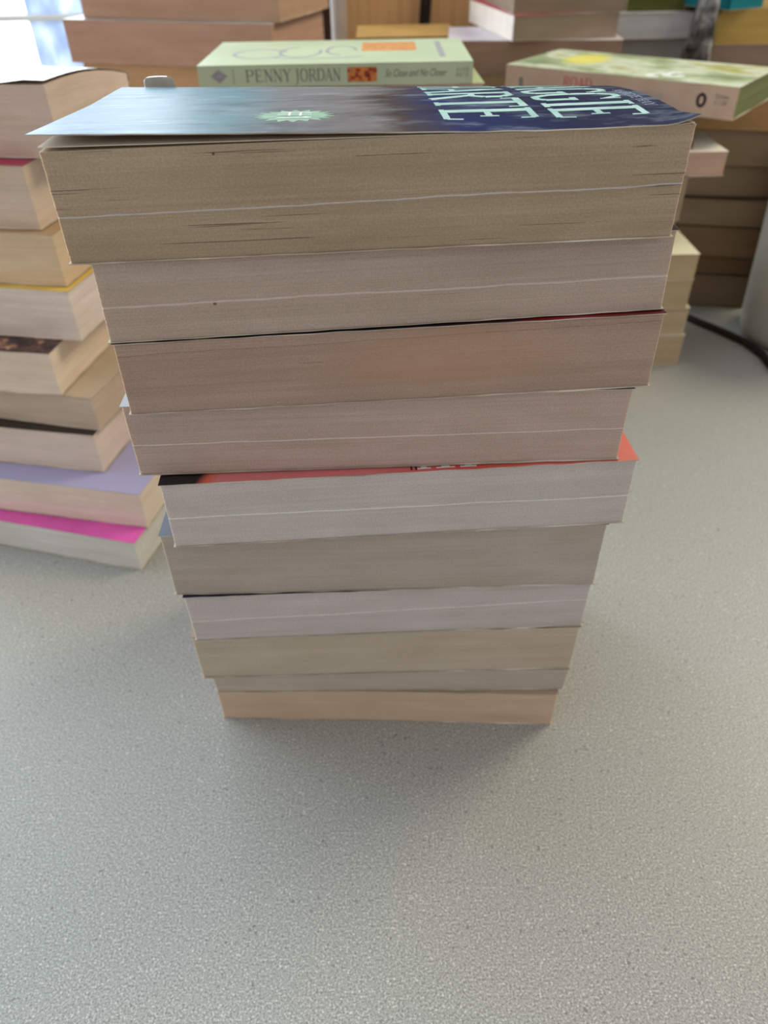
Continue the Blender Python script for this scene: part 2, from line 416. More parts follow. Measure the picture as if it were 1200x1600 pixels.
t = NT('cover_red_portrait', 0.3, 0.5)                   # fifth book: black corner, pink-red field
pc = t.pc(); xs = t.sep(pc)
f = t.math('MULTIPLY_ADD', t.math('ADD', xs[0], t.math('MULTIPLY', xs[1], -0.35)), 1 / 0.177, 0.5)
c = t.ramp(f, [(0.0, lin((18, 18, 24))), (0.075, lin((20, 20, 26))), (0.095, lin((226, 110, 84))), (0.12, lin((226, 132, 134))), (0.45, lin((224, 124, 126))), (0.62, lin((214, 84, 78))), (1.0, lin((236, 134, 118)))])
t.color(t.mix(1.0, c, t.ramp(t.noise(pc, 60, 3), [(0.3, (0.88, 0.86, 0.86)), (0.7, (1.05, 1.05, 1.05))]), 'MULTIPLY'))
REDCOV = t.m

COVS = [TOPCOV, cover_mat('cover_black', (26, 28, 34)), None, cover_mat('cover_slate', (96, 96, 104)), REDCOV,
        cover_mat('cover_navy', (40, 46, 66)), cover_mat('cover_dark_blue', (44, 46, 70)), cover_mat('cover_tan', (150, 130, 104)),
        cover_mat('cover_cream', (190, 180, 160)), cover_mat('cover_buff', (176, 160, 138))]
t = NT('cover_black_red', 0.3, 0.4); pc = t.pc(); xs = t.sep(pc)
t.color(t.ramp(t.math('MULTIPLY_ADD', xs[0], 5.6, 0.5), [(0.0, lin((24, 26, 34))), (0.55, lin((26, 28, 40))), (0.72, lin((60, 24, 34))), (0.8, lin((150, 36, 40))), (1.0, lin((90, 30, 34)))]))
COVS[2] = t.m
LAB = ['thick top paperback of the centre stack, blue-grey painted cover with pale tall lettering',
       'second paperback from top of the centre stack, pinkish brown pages with white line',
       'third paperback from the top of the centre stack, darkest reddish brown pages',
       'fourth paperback down the centre stack, grey-brown pages, lying on the red cover',
       'pale grey-paged paperback with red and black cover in the middle of the centre stack',
       'sixth paperback down the centre stack, brown-grey pages, directly under the red-covered book',
       'light pinkish paperback with white page line, seventh down the centre stack',
       'olive brown-paged paperback, third from the bottom of the centre stack',
       'thin-looking greyish paperback just above the bottom book of the centre stack',
       'bottom paperback of the centre stack, tan pages standing on the grey table']
def lift_top(x, y):
    s = min(1, max(0, (0.045 - x) / 0.134)); q = min(1, max(0, 1 - y / 0.07))
    return 0.0042 * (s ** 1.1) * (q ** 1.4) + 0.0022 * (min(1, max(0, x - 0.079) / 0.01)) ** 2 * max(0, 1 - y / 0.014)
INFO = []
for i, (cx, y, yaw, L, lean) in enumerate(MAIN):
    zb = Z[i + 1] + 0.0001; T = Z[i] - Z[i + 1] - 0.0004
    prgb, lines, cr, sp, patch = PAGES[i]
    pm = page_mat('page_edges_%d' % i, prgb, T, lines, cr, i + 1, 0.07 if i in (0, 2) else 0.04, sp, patch, True)
    INFO.append(book('paperback_book', (cx, y, zb), yaw, L, 0.108, T, pm, COVS[i], LAB[i], 'paperbacks in the centre stack',
                tilt_b=TI[i + 1], tilt_t=TI[i], lean=lean, hi=True, seed=i + 1,
                drop=0.0061 if i == 0 else 0.0, dropf=(0.5, 1.5), lift=lift_top if i == 0 else None, rag=0.00016 if i == 0 else 0.0001,
                overl=0.0015 if i == 0 else 0))

# lettering on the top book, running from the spine toward the fore-edge
mint = NT('ink_mint', 0.35, 0.4); mint.color(mint.ramp(mint.noise(mint.obj(), 90, 2), [(0.3, lin((150, 190, 182))), (0.7, lin((186, 216, 208)))])); mint = mint.m
I0 = INFO[0]
def on_top(u, v, lf):            # u: along reading direction (0 at spine side), v: up the page (+x)
    x = v; y = 0.104 - u
    p = I0['dfm']((x, y, I0['T']), True)
    return (p[0], p[1], p[2] + lf)
def subdiv(quads, n=6):
    out = []
    for q in quads:
        a, b, c2, d = q
        for k in range(n):
            s0, s1 = k / n, (k + 1) / n
            out.append([a.lerp(b, s0), a.lerp(b, s1), d.lerp(c2, s1), d.lerp(c2, s0)])
    return out
def title(txt, x_base, height, wdt, u0, bold, name):
    q = text_quads(txt, wdt, height, bold)
    q = [[Vector((p.x + u0, p.y + x_base)) for p in qq] for qq in subdiv(q)]
    decal(name, q, on_top, mint, I0['root'])
title('MAGGIE', 0.0535, 0.0265, 0.092, 0.002, 1.45, 'title_lettering')
title('HARTE', 0.0215, 0.027, 0.092, 0.001, 1.45, 'title_lettering')
sb = []
star = []
for k in range(36):
    a = 2 * math.pi * k / 36; r = 1.0 if k % 2 == 0 else 0.72
    star.append(Vector((0.079 + 0.0105 * r * math.cos(a), -0.0215 + 0.0125 * r * math.sin(a))))
for k in range(36):
    sb.append([Vector((0.079, -0.0215)), star[k], star[(k + 1) % 36]])
mg = NT('ink_pale_green', 0.4, 0.4); mg.color(mg.ramp(mg.noise(mg.obj(), 200, 2), [(0.3, lin((126, 162, 140))), (0.7, lin((160, 192, 168)))]))
decal('sunburst_emblem', sb, on_top, mg.m, I0['root'])
wi = NT('ink_white', 0.4, 0.4); wi.color(wi.ramp(wi.noise(wi.obj(), 200, 2), [(0.3, lin((220, 226, 222))), (0.7, lin((240, 244, 240)))])); wi = wi.m
q = text_quads('#1', 0.012, 0.010, 1.0)
decal('emblem_lettering', [[Vector((p.x + 0.073, p.y - 0.0265)) for p in qq] for qq in q], lambda u, v, l: on_top(u, v, l + 0.0001), wi, I0['root'])
li0 = NT('ink_pale_grey', 0.4, 0.4); li0.color(li0.ramp(li0.noise(li0.obj(), 200, 2), [(0.3, lin((130, 140, 160))), (0.7, lin((160, 170, 186)))])); li0 = li0.m
# small author line at the head of the cover
q = text_quads('MARGIE HAY', 0.035, 0.0032, 1.0)
q = [[Vector((p.x + 0.045, p.y + 0.0828)) for p in qq] for qq in q]
decal('author_lettering', q, on_top, li0, I0['root'])
# first page added under the lifted cover, paper lightened as if window-lit, curling up a little at its left corner
V, F, TG = grid_box(-0.0886, 0.0880, 0.0002, 0.1060, I0['T'] - 0.00052, I0['T'] - 0.00034, 50, 16, 1)
o_ = []
for (x, y, z_) in V:
    p = I0['dfm']((x, y, z_)); o_.append((p[0] + 0.0004 * noise.noise(Vector((y * 50, 1, 1))), p[1] + 0.0003 * noise.noise(Vector((x * 60, 2, 1))), p[2] + 0.30 * lift_top(x, y)))
fp = NT('first_page_lit_paper', 0.9, 0.1); fp.color(fp.ramp(fp.noise(fp.pc(), 60, 3), [(0.3, lin((216, 202, 184))), (0.7, lin((232, 220, 204)))]))
mesh_obj('loose_page', o_, F, [fp.m], I0['root'], pcs=V, smooth=False)
# clear tape tab at the back left corner
tp = NT('clear_tape', 0.15, 0.5); tp.color(tp.ramp(tp.noise(tp.obj(), 100, 2), [(0.3, lin((206, 216, 212))), (0.7, lin((232, 240, 236)))]))
tp.b.inputs['Transmission Weight'].default_value = 0.75
def tab():
    V = []; F = []; n = 20
    ring = []
    for k in range(n):
        a = 2 * math.pi * k / n
        ring.append((0.0058 * (abs(math.cos(a)) ** 0.5) * math.copysign(1, math.cos(a)), 0.0035 * (abs(math.sin(a)) ** 0.5) * math.copysign(1, math.sin(a))))
    for (dy) in (0, 0.0005):
        for (a, b) in ring: V.append((-0.0765 + a, 0.1086 + dy - b * 0.3, I0['T'] - 0.0044 + b))
    F = [tuple(range(n)), tuple(range(2 * n - 1, n - 1, -1))] + [(k, (k + 1) % n, n + (k + 1) % n, n + k) for k in range(n)]
    return V, F
V, F = tab(); mesh_obj('tape_tab', V, F, [tp.m], I0['root'])

# red cover lettering on the fifth book (feet of big white letters with dark outline)
I4 = INFO[4]
def on_red(u, v, lf):
    p = I4['dfm']((u, v, I4['T'])); return (p[0], p[1], p[2] + lf)
def foot(xc, w):
    return [[Vector((xc - w / 2, 0.0012)), Vector((xc + w / 2, 0.0012)), Vector((xc + w / 2, 0.0018)), Vector((xc - w / 2, 0.0018))],
            [Vector((xc - w * .22, 0.0018)), Vector((xc + w * .22, 0.0018)), Vector((xc + w * .15, 0.02)), Vector((xc - w * .15, 0.02))]]
qs = []
for xc, w in ((0.0085, 0.005), (0.0165, 0.007), (0.0250, 0.006)): qs += foot(xc, w)
decal('title_lettering', qs, on_red, wi, I4['root'])
dk = NT('ink_black', 0.5, 0.3); dk.color(dk.ramp(dk.noise(dk.obj(), 100, 2), [(0.3, lin((40, 30, 34))), (0.7, lin((64, 50, 54)))])); dk = dk.m
decal('title_outline', [[Vector((x, 0.0008)), Vector((x + 0.0007, 0.0008)), Vector((x + 0.0007, 0.02)), Vector((x, 0.02))] for x in (0.0035, 0.0052)], on_red, dk, I4['root'])

# ------------------------------------------------------------------ other stacks
def corner_book(corner, side, yaw, L, W, T, zb, flip=False, **k):
    """corner: xy of the camera-side corner; side 'r' or 'l' tells which end it is."""
    a = R(yaw); s = -1 if side == 'r' else 1
    cx = corner[0] + s * L / 2 * math.cos(a); cy = corner[1] + s * L / 2 * math.sin(a)
    if flip:                                            # spine toward the camera
        cx += -math.sin(a) * W; cy += math.cos(a) * W; yaw += 180
    return book('paperback_book', (cx, cy, zb + 0.0001), yaw, L, W, T - 0.0003, k.pop('pages'), k.pop('cover'), k.pop('label'), k.pop('group', None), **k)

PM = {}
def pg(rgb, seed=1):
    key = (rgb, seed)
    if key not in PM: PM[key] = page_mat('pages_%d' % len(PM), rgb, 0.03, (), 0.0, seed, 0.05)
    return PM[key]
CM = {}
def cv(rgb, rough=0.4):
    if (rgb, rough) not in CM: CM[(rgb, rough)] = cover_mat('cover_%d' % len(CM), rgb, rough)
    return CM[(rgb, rough)]

# left stack, bottom to top
t = NT('cover_lavender', 0.4, 0.4); pc = t.pc(); xs = t.sep(pc)
d2 = t.math('ADD', t.math('ABSOLUTE', t.math('MULTIPLY', t.math('SUBTRACT', xs[0], 0.078), 40)), t.math('MULTIPLY', t.math('SUBTRACT', 0.075, xs[1]), 30))
c = t.ramp(d2, [(0.45, lin((176, 122, 84))), (0.55, lin((172, 170, 206)))])
st = t.math('GREATER_THAN', t.noise(t.map(pc, (60, 300, 1)), 1, 2), 0.66)
c = t.mix(t.math('MULTIPLY', t.math('MULTIPLY', st, t.math('LESS_THAN', xs[0], -0.02)), 0.6), c, lin((96, 92, 140)))
t.color(c); LAV = t.m
t = NT('cover_dark_pattern', 0.35, 0.4)
t.color(t.ramp(t.noise(t.pc(), 160, 4, 0.6), [(0.4, lin((44, 32, 34))), (0.55, lin((96, 66, 58))), (0.66, lin((190, 140, 110)))])); DPAT = t.m
t = NT('cover_gloss_pale', 0.22, 0.8)
t.color(t.ramp(t.noise(t.pc(), 30, 3), [(0.3, lin((206, 218, 224))), (0.7, lin((230, 238, 240)))]))
t.bump(t.noise(t.map(t.pc(), (20, 120, 1)), 1, 3), 0.2, 0.002); GLOSS = t.m
LG = 'paperbacks in the left stack'
def wave_lift(x, y):
    s = max(0, 1 - y / 0.108)
    return 0.0022 * s * (math.exp(-((x - 0.083) / 0.016) ** 2) * 0.6 + 0.5 * math.sin(x * 60) ** 2)
LEFT = [ # corner, yaw, T, zb, pages, cover, label
 ((-0.1579, 0.3544), -15.0, .0233, .0, (226, 226, 220), cv((220, 92, 174), 0.4), 'magenta-covered paperback with white pages at the bottom of the left stack'),
 ((-0.1522, 0.3692), -12.0, .0272, .0233, (240, 224, 208), LAV, 'lavender-covered paperback second from the bottom of the left stack'),
 ((-0.1805, 0.3931), -11.0, .0286, .0505, (234, 216, 202), cv((52, 46, 38)), 'cream-paged paperback lying on the lavender cover in the left stack'),
 ((-0.1771, 0.3981), -14.0, .0235, .0791, (212, 192, 172), cv((190, 172, 150)), 'tan-paged paperback third up from the lavender cover, below the dark-patterned one'),
 ((-0.1958, 0.4019), -9.0, .0284, .1026, (238, 220, 200), DPAT, 'paperback with dark brown patterned cover in the middle of the left stack'),
 ((-0.1805, 0.4171), -11.0, .0313, .1310, (238, 224, 212), cv((224, 190, 90)), 'pale paperback with yellow cover edge, fourth from the top of the left stack'),
 ((-0.1827, 0.4238), -10.0, .0304, .1623, (228, 204, 170), cv((176, 144, 104)), 'warm yellow-brown paged paperback, third from the top of the left stack'),
 ((-0.1907, 0.4305), -10.0, .0346, .1927, (222, 202, 182), cv((160, 34, 74)), 'paperback with crimson cover, second from the top of the left stack'),
 ((-0.1719, 0.4420), -7.0, .0361, .2273, (222, 202, 186), GLOSS, 'thick top paperback of the left stack with pale glossy cover shining by the window')]
for i, (c0, yaw, T, zb, prgb, cov, lab) in enumerate(LEFT):
    corner_book(c0, 'r', yaw, 0.1765, 0.108, T, zb, pages=pg(prgb, 20 + i), cover=cov, label=lab, group=LG, seed=20 + i,
                lift=wave_lift if i == 8 else None, rag=0.0002, drop=0.010 if i == 8 else 0, dropf=(0.0, 1.1))

# stack carrying the light green book (spine toward the camera)
t = NT('cover_pale_green', 0.4, 0.4); pc = t.pc(); xs = t.sep(pc)
c = t.ramp(t.noise(pc, 20, 2), [(0.3, lin((186, 200, 168))), (0.7, lin((198, 212, 180)))])
t.color(c); PG = t.m
z = 0
HID = 'book hidden from view inside the stack behind the centre stack'
for i, T in enumerate((.031, .029, .033, .027, .030, .032, .030)):
    zb = z; z += T
    corner_book((-0.112 + 0.003 * math.sin(i * 2.3), 0.560 + 0.002 * math.cos(i)), 'l', 2 * math.sin(i * 1.7), 0.1745, 0.105, T, zb,
                pages=pg((190, 168, 140), 40 + i % 3), cover=cv((110, 100, 90)), label='plain tan paperback in the stack carrying the light green book, behind the centre stack',
                group='paperbacks under the light green book', seed=40 + i)
corner_book((0.0705, 0.553), 'r', 1.0, 0.178, 0.106, 0.2418 - z, z, pages=pg((206, 178, 162), 47), cover=cv((196, 214, 164)),
            label='pinkish-paged paperback directly under the light green book, its right end showing',
            group='paperbacks under the light green book', seed=47)
PJ = corner_book((-0.1137, 0.5500), 'l', -0.3, 0.1757, 0.105, 0.0129, 0.2420, flip=True, pages=pg((206, 196, 176), 48), cover=PG,
                 label='thin light green paperback with its lettered spine toward the camera, behind the top book', group=None, seed=48)
ink = NT('ink_grey', 0.5, 0.3); ink.color(ink.ramp(ink.noise(ink.obj(), 300, 2), [(0.3, lin((118, 116, 110))), (0.7, lin((138, 135, 128)))])); ink = ink.m
PL, PW, PT = PJ['L'], PJ['W'], PJ['T']
def on_spine(u, v, lf):        # u from the left end as seen by the camera (local +x is left after the flip)
    return (PL / 2 - u, PW + lf, v)
def put(txt, u0, v0, w, h, bold=1.0, name='spine_lettering', m=None):
    decal(name, [[Vector((p.x + u0, p.y + v0)) for p in q] for q in text_quads(txt, w, h, bold)], on_spine, m or ink, PJ['spine'])
put('PENNY', 0.0300, 0.0030, 0.0300, 0.0070, 1.15)
put('JORDAN', 0.0615, 0.0030, 0.0300, 0.0070, 1.15)
put('|', 0.0215, 0.0022, 0.0030, 0.0078, 1.4)
dia = [[Vector((0.0075, .0065)), Vector((0.0130, .0105)), Vector((0.0185, .0065)), Vector((0.0130, .0025))]]
li = NT('ink_lilac', 0.5, 0.3); li.color(li.ramp(li.noise(li.obj(), 300, 2), [(0.3, lin((152, 152, 156))), (0.7, lin((168, 168, 172)))])); li = li.m
decal('publisher_emblem', dia, on_spine, li, PJ['spine'])
rose = []
for k in range(9):
    a = k * 2 * math.pi / 9
    rose.append([Vector((0.0130 + 0.0026 * math.cos(a) + 0.0006 * math.cos(a + s), 0.0065 + 0.0018 * math.sin(a) + 0.0006 * math.sin(a + s))) for s in (0, 2.1, 4.2)])
decal('publisher_emblem', rose, lambda u, v, l: on_spine(u, v, l + 0.0001), ink, PJ['spine'])
pic = NT('picture_orange_couple', 0.4, 0.4); oc = pic.obj()
pic.color(pic.ramp(pic.noise(oc, 260, 3, 0.6), [(0.36, lin((70, 34, 44))), (0.46, lin((170, 70, 40))), (0.56, lin((222, 140, 70))), (0.7, lin((150, 120, 70)))]))
decal('spine_picture', [[Vector((0.0955, .0022)), Vector((0.1145, .0022)), Vector((0.1145, .0105)), Vector((0.0955, .0105))]], on_spine, pic.m, PJ['spine'])
M0 = Matrix.Translation((PL / 2, PW + 0.0001, 0)) @ Matrix.Rotation(math.pi, 4, 'Z') @ Matrix.Rotation(R(90), 4, 'X')
bfont('spine_lettering', 'So Close and No Closer', 0.0060, ink, PJ['spine'], M0 @ Matrix.Translation((0.1195, 0.0048, 0)), 0.66, 0.35)
bfont('spine_lettering', '3 1 2 0\n8 0 1 0', 0.0030, ink, PJ['spine'], M0 @ Matrix.Translation((0.1655, 0.0072, 0)), 0.9)
# front of the light green book: swirl title, orange band
def on_pj(u, v, lf): return (PL / 2 - u, PW - v, PT + lf)
orb = NT('ink_orange_band', 0.4, 0.4); orb.color(orb.ramp(orb.noise(orb.obj(), 220, 3), [(0.4, lin((226, 168, 104))), (0.6, lin((206, 140, 92)))]))
decal('cover_picture', [[Vector((0.104, 0.050)), Vector((0.142, 0.050)), Vector((0.142, 0.090)), Vector((0.104, 0.090))]], on_pj, orb.m, PJ['front'])
def arc(cx, cy, rx, ry, a0, a1, w, n=14):
    out = []
    for k in range(n):
        p, q2 = R(a0 + (a1 - a0) * k / n), R(a0 + (a1 - a0) * (k + 1) / n)
        f = lambda a, s: Vector((cx + (rx + s) * math.cos(a), cy + (ry + s) * math.sin(a)))
        out.append([f(p, w), f(q2, w), f(q2, -w), f(p, -w)])
    return out
sw = arc(0.035, 0.045, 0.018, 0.02, 20, 330, 0.0014) + arc(0.062, 0.05, 0.014, 0.022, 100, 380, 0.0012) + arc(0.075, 0.03, 0.03, 0.008, 180, 350, 0.0012) + arc(0.09, 0.055, 0.01, 0.02, 0, 270, 0.0012)
decal('title_lettering', sw, on_pj, li, PJ['front'])
decal('title_lettering', [[Vector((0.156, 0.02)), Vector((0.160, 0.02)), Vector((0.160, 0.09)), Vector((0.156, 0.09))]], on_pj, li, PJ['front'])

def turned(corner, yaw, Lf, Wd, T, zb, prgb, crgb, lab, seed, grp=None, spl=None, edge=None):   # head end toward the camera
    a = R(yaw)
    cx = corner[0] + Lf * math.cos(a) - math.sin(a) * Wd / 2; cy = corner[1] + Lf * math.sin(a) + math.cos(a) * Wd / 2
    if spl:                                             # spine on the left
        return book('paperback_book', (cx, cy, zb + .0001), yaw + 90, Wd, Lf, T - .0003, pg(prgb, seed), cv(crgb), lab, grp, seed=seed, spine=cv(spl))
    return book('paperback_book', (cx - Lf * math.cos(a), cy - Lf * math.sin(a), zb + .0001), yaw - 90, Wd, Lf, T - .0003, pg(prgb, seed), cv(crgb), lab, grp, seed=seed, edge=edge)

# stack right of the centre (short ends peeking out)
CG = 'paperbacks in the low stack behind the right of the centre stack'
CS = [ # right x, y, T, zb, pages, cover, label
 (0.2725, 0.615, .0300, .0000, (196, 174, 142), (222, 214, 190), 'tan-ended paperback at the foot of the stack right behind the centre stack'),
 (0.2715, 0.617, .0250, .0300, (196, 176, 146), (216, 206, 180), 'second book up on the table in the stack right behind the centre stack'),
 (0.2675, 0.615, .0260, .0550, (192, 172, 136), (214, 204, 170), 'third book up in the stack right behind the centre stack, under the cream cover'),
 (0.2670, 0.614, .0225, .0810, (196, 176, 140), (238, 238, 214), 'paperback with pale cream cover jutting out right behind the centre stack'),
 (0.2400, 0.612, .0285, .1035, (170, 150, 120), (92, 80, 66), 'set-back paperback above the cream cover behind the centre stack'),
 (0.2420, 0.612, .0325, .1320, (170, 150, 120), (92, 80, 66), 'thick set-back paperback under the jutting pinkish one behind the centre stack'),
 (0.2690, 0.614, .0180, .1645, (206, 174, 150), (214, 206, 190), 'thin pinkish paperback jutting out high beside the top book, under the flowered book'),
 (0.2440, 0.622, .0180, .1825, (120, 100, 80), (44, 40, 38), 'dark-covered thin book between the jutting pinkish paperback and the flowered book')]
for i, (xr, y, T, zb, prgb, crgb, lab) in enumerate(CS):
    corner_book((xr, y), 'r', 0.0, 0.165, 0.103, T, zb, pages=pg(prgb, 60 + i), cover=cv(crgb), label=lab, group=CG, seed=60 + i)

# big stack at the right behind
DG = 'books in the tall brown stack at the right'
zs = [0, .0336, .0547, .0841, .1094, .1371, .1684, .2005]
cols = [(138, 120, 98), (132, 110, 84), (138, 116, 90), (156, 138, 114), (164, 144, 120), (160, 140, 114), (184, 146, 102)]
for i in range(7):
    dx = 0.004 * math.sin(i * 2.1)
    turned((0.252 + dx, 0.757 + 0.003 * math.cos(i * 1.3)), -11 + 2 * math.sin(i * 1.9), 0.130, 0.138, zs[i + 1] - zs[i], zs[i], cols[i], (84, 66, 48),
           ['bottom book of the tall brown stack at the right, on the table', 'thin dark book second from the bottom of the brown right stack',
            'third book from the bottom of the brown right stack', 'middle book of the brown right stack beside the cream-covered one',
            'third book from the top of the brown right stack', 'second book from the top of the brown right stack',
            'orange-brown book directly under the flowered book at the right'][i], 70 + i, DG, edge=cv((84, 66, 48)))

# flowered book on top
t = NT('cover_flower_field', 0.4, 0.4); pc = t.pc()
n = t.noise(t.map(pc, (14, 22, 1)), 1, 4, 0.6)
c = t.ramp(n, [(0.32, lin((104, 122, 100))), (0.44, lin((160, 172, 130))), (0.52, lin((204, 212, 190))), (0.62, lin((170, 166, 96))), (0.7, lin((136, 150, 110)))])
xs = t.sep(pc)
dy = t.math('ADD', t.math('POWER', t.math('MULTIPLY', t.math('SUBTRACT', xs[0], 0.052), 45), 2), t.math('POWER', t.math('MULTIPLY', t.math('SUBTRACT', xs[1], 0.04), 30), 2))
c = t.mix(t.ramp(dy, [(0.3, (0.9, 0.9, 0.9)), (1.0, (0, 0, 0))]), c, lin((226, 214, 96)))
t.color(c); FLW = t.m
t = NT('spine_cream_pink', 0.45, 0.3); t.color(t.ramp(t.noise(t.pc(), 40, 3), [(0.3, lin((190, 160, 138))), (0.7, lin((204, 176, 152)))])); SPK = t.m
t = NT('pages_greenish', 0.9, 0.1); t.color(t.ramp(t.noise(t.map(t.pc(), (10, 10, 900)), 1, 2), [(0.3, lin((112, 116, 78))), (0.7, lin((134, 138, 96)))])); PGR = t.m
FB = corner_book((0.2705, 0.6265), 'r', -38.0, 0.198, 0.100, 0.0228, 0.2008, flip=True, pages=PGR, cover=FLW, spine=SPK, seed=81,
                 label='flower-covered book with cream-pink spine, propped highest at the right')
FL, FW, FT = FB['L'], FB['W'], FB['T']
def on_fs(u, v, lf): return (FL / 2 - u, FW + lf, v)
redi = NT('ink_red', 0.5, 0.3); redi.color(redi.ramp(redi.noise(redi.obj(), 300, 2), [(0.3, lin((184, 76, 70))), (0.7, lin((200, 100, 90)))])); redi = redi.m
decal('spine_lettering', [[Vector((p.x + 0.055, p.y + 0.010)) for p in q] for q in text_quads('ROAD', 0.026, 0.008, 1.3)], on_fs, redi, FB['spine'])
decal('spine_lettering', [[Vector((p.x + 0.118, p.y + 0.008)) for p in q] for q in text_quads('MERRIDE', 0.025, 0.005, 1.2)], on_fs, li, FB['spine'])
decal('publisher_emblem', arc(0.172, 0.0115, 0.0028, 0.0040, 0, 360, 0.0012, 20), on_fs, dk, FB['spine'])
decal('publisher_emblem', [[Vector((0.0135, 0.006)), Vector((0.0175, 0.006)), Vector((0.0165, 0.014)), Vector((0.0130, 0.014))]], on_fs, ink, FB['spine'])
bfont('spine_lettering', 'Fiction\n£ 1.50', 0.0042, ink, FB['spine'], Matrix.Translation((FL / 2, FW + 0.0001, 0)) @ Matrix.Rotation(math.pi, 4, 'Z') @ Matrix.Rotation(R(90), 4, 'X') @ Matrix.Translation((0.182, 0.014, 0)), 0.9)
def on_ff(u, v, lf): return (FL / 2 - u, FW - v, FT + lf)
decal('cover_lettering', arc(0.128, 0.018, 0.006, 0.008, 0, 300, 0.003) + arc(0.139, 0.026, 0.006, 0.009, 60, 360, 0.003), on_ff, wi, FB['front'])

# stack behind left (upper left of the picture)
BG = 'books in the stack behind the left stack'
z = 0
for i, T in enumerate((.033, .032, .035, .031, .034, .032, .0323)):
    corner_book((-0.080 + .003 * math.sin(i * 2), 0.702 + .003 * math.cos(i * 3)), 'r', -18 + 2 * math.sin(i), 0.186, 0.108, T, z, pages=pg((204, 166, 128), 90 + i % 3),
        cover=cv((176, 130, 88)), label='plain tan-orange paperback under the two big brown books behind the left stack', group=BG, seed=90 + i); z += T
corner_book((-0.0815, 0.70), 'r', -18, 0.194, 0.112, 0.0320, z, pages=pg((196, 158, 138), 98), cover=cv((206, 200, 196)),
        label='lower of the two big pinkish brown books behind the left stack', group=BG, seed=98); z += 0.032
corner_book((-0.0745, 0.705), 'r', -18, 0.182, 0.108, 0.0340, z, pages=pg((194, 160, 136), 99), cover=cv((120, 96, 80)),
        label='upper of the two big pinkish brown books behind the left stack, at the top edge', group=BG, seed=99)

# stack at the top, right of the light green book
EG = 'books in the stack between the light green book and the flowered book'
z = 0
for i, T in enumerate((.034, .034, .034, .034, .034)):
    corner_book((0.093 + .004 * math.sin(i * 2.2), 0.868), 'l', 1.5 * math.sin(i), 0.15, 0.108, T, z, pages=pg((150, 128, 100), 110 + i % 2),
        cover=cv((120, 104, 84)), label='plain brown paperback low in the stack right behind the light green book', group=EG, seed=110 + i); z += T
corner_book((0.0945, 0.865), 'l', 0, 0.15, 0.108, .0275, z, pages=pg((164, 138, 106), 116), cover=cv((130, 110, 90)), group=EG, seed=116,
        label='tan-brown paperback below the white-covered one, right behind the light green book'); z += .0275
corner_book((0.0735, 0.876), 'l', -5, 0.172, 0.108, .0285, z, pages=pg((172, 144, 124), 117), cover=cv((214, 206, 214)), group=EG, seed=117,
        label='paperback with white cover sticking out under the white and red one'); z += .0285
turned((0.1346, 0.86), 9, 0.108, 0.165, .0215, z, (166, 148, 130), (206, 84, 104), 'book with pink-red cover, spine whitened as if window-lit, corner toward the camera', 118, EG, spl=(236, 226, 214)); z += .0215  # white spine colour stands in for window light on the left face
turned((0.1350, 0.868), 4, 0.112, 0.155, .0300, z, (150, 134, 116), (120, 100, 90), 'grey-brown book lying on the pink-red cover at the top edge', 119, EG)

# grey books far behind at the top right
GG = 'books in the far grey stack at the top right'
z = 0
for i, T in enumerate((.040, .040, .040, .040)):
    turned((0.262, 1.00), 0, 0.106, 0.16, T, z, (96, 90, 86), (60, 58, 60), 'dark book low in the far grey stack at the top right', 130, GG); z += T
turned((0.262, 0.995), 1, 0.106, 0.16, .0260, z, (60, 54, 54), (46, 42, 46), 'book darkened for the shaded gap under the two grey books, far top right', 131, GG); z += .026  # near-black colours paint the shaded gap below the grey books
turned((0.262, 0.985), 0, 0.104, 0.16, .0250, z, (176, 174, 174), (160, 158, 160), 'lower grey book of the far stack at the top right', 132, GG); z += .025
turned((0.262, 0.980), 1, 0.108, 0.16, .0250, z, (214, 216, 222), (206, 208, 214), 'upper light grey book of the far stack at the top right', 133, GG); z += .025
turned((0.266, 0.990), 0, 0.078, 0.15, .0300, z, (92, 98, 56), (90, 100, 50), 'olive green book on the far grey stack at the top edge', 134, GG)

# ochre stack at the right edge
FG = 'books in the stack at the top right edge'
z = 0
for i, T in enumerate((.038, .038, .038, .038, .036)):
    corner_book((0.385, 0.955), 'l', 0, 0.178, 0.108, T, z, pages=pg((150, 128, 106), 140), cover=cv((130, 110, 90)), seed=140,
        label='plain brown paperback low in the stack at the far right edge', group=FG); z += T
corner_book((0.369, 0.950), 'l', -2, 0.178, 0.108, .0200, z, pages=pg((160, 138, 122), 146), cover=cv((140, 120, 100)), seed=146,
        label='brown-paged paperback under the ochre book at the right edge', group=FG); z += .020
corner_book((0.3705, 0.950), 'l', -1, 0.178, 0.108, .0330, z, pages=pg((204, 172, 100), 147), cover=cv((170, 140, 84)), seed=147,
        label='ochre yellow book at the right edge near the top', group=FG); z += .033
corner_book((0.372, 0.935), 'l', 28, 0.05, 0.10, .0180, z, pages=pg((40, 130, 142), 148), cover=cv((30, 120, 136)), seed=148,
        label='small teal book on the ochre book at the top edge', group=FG)

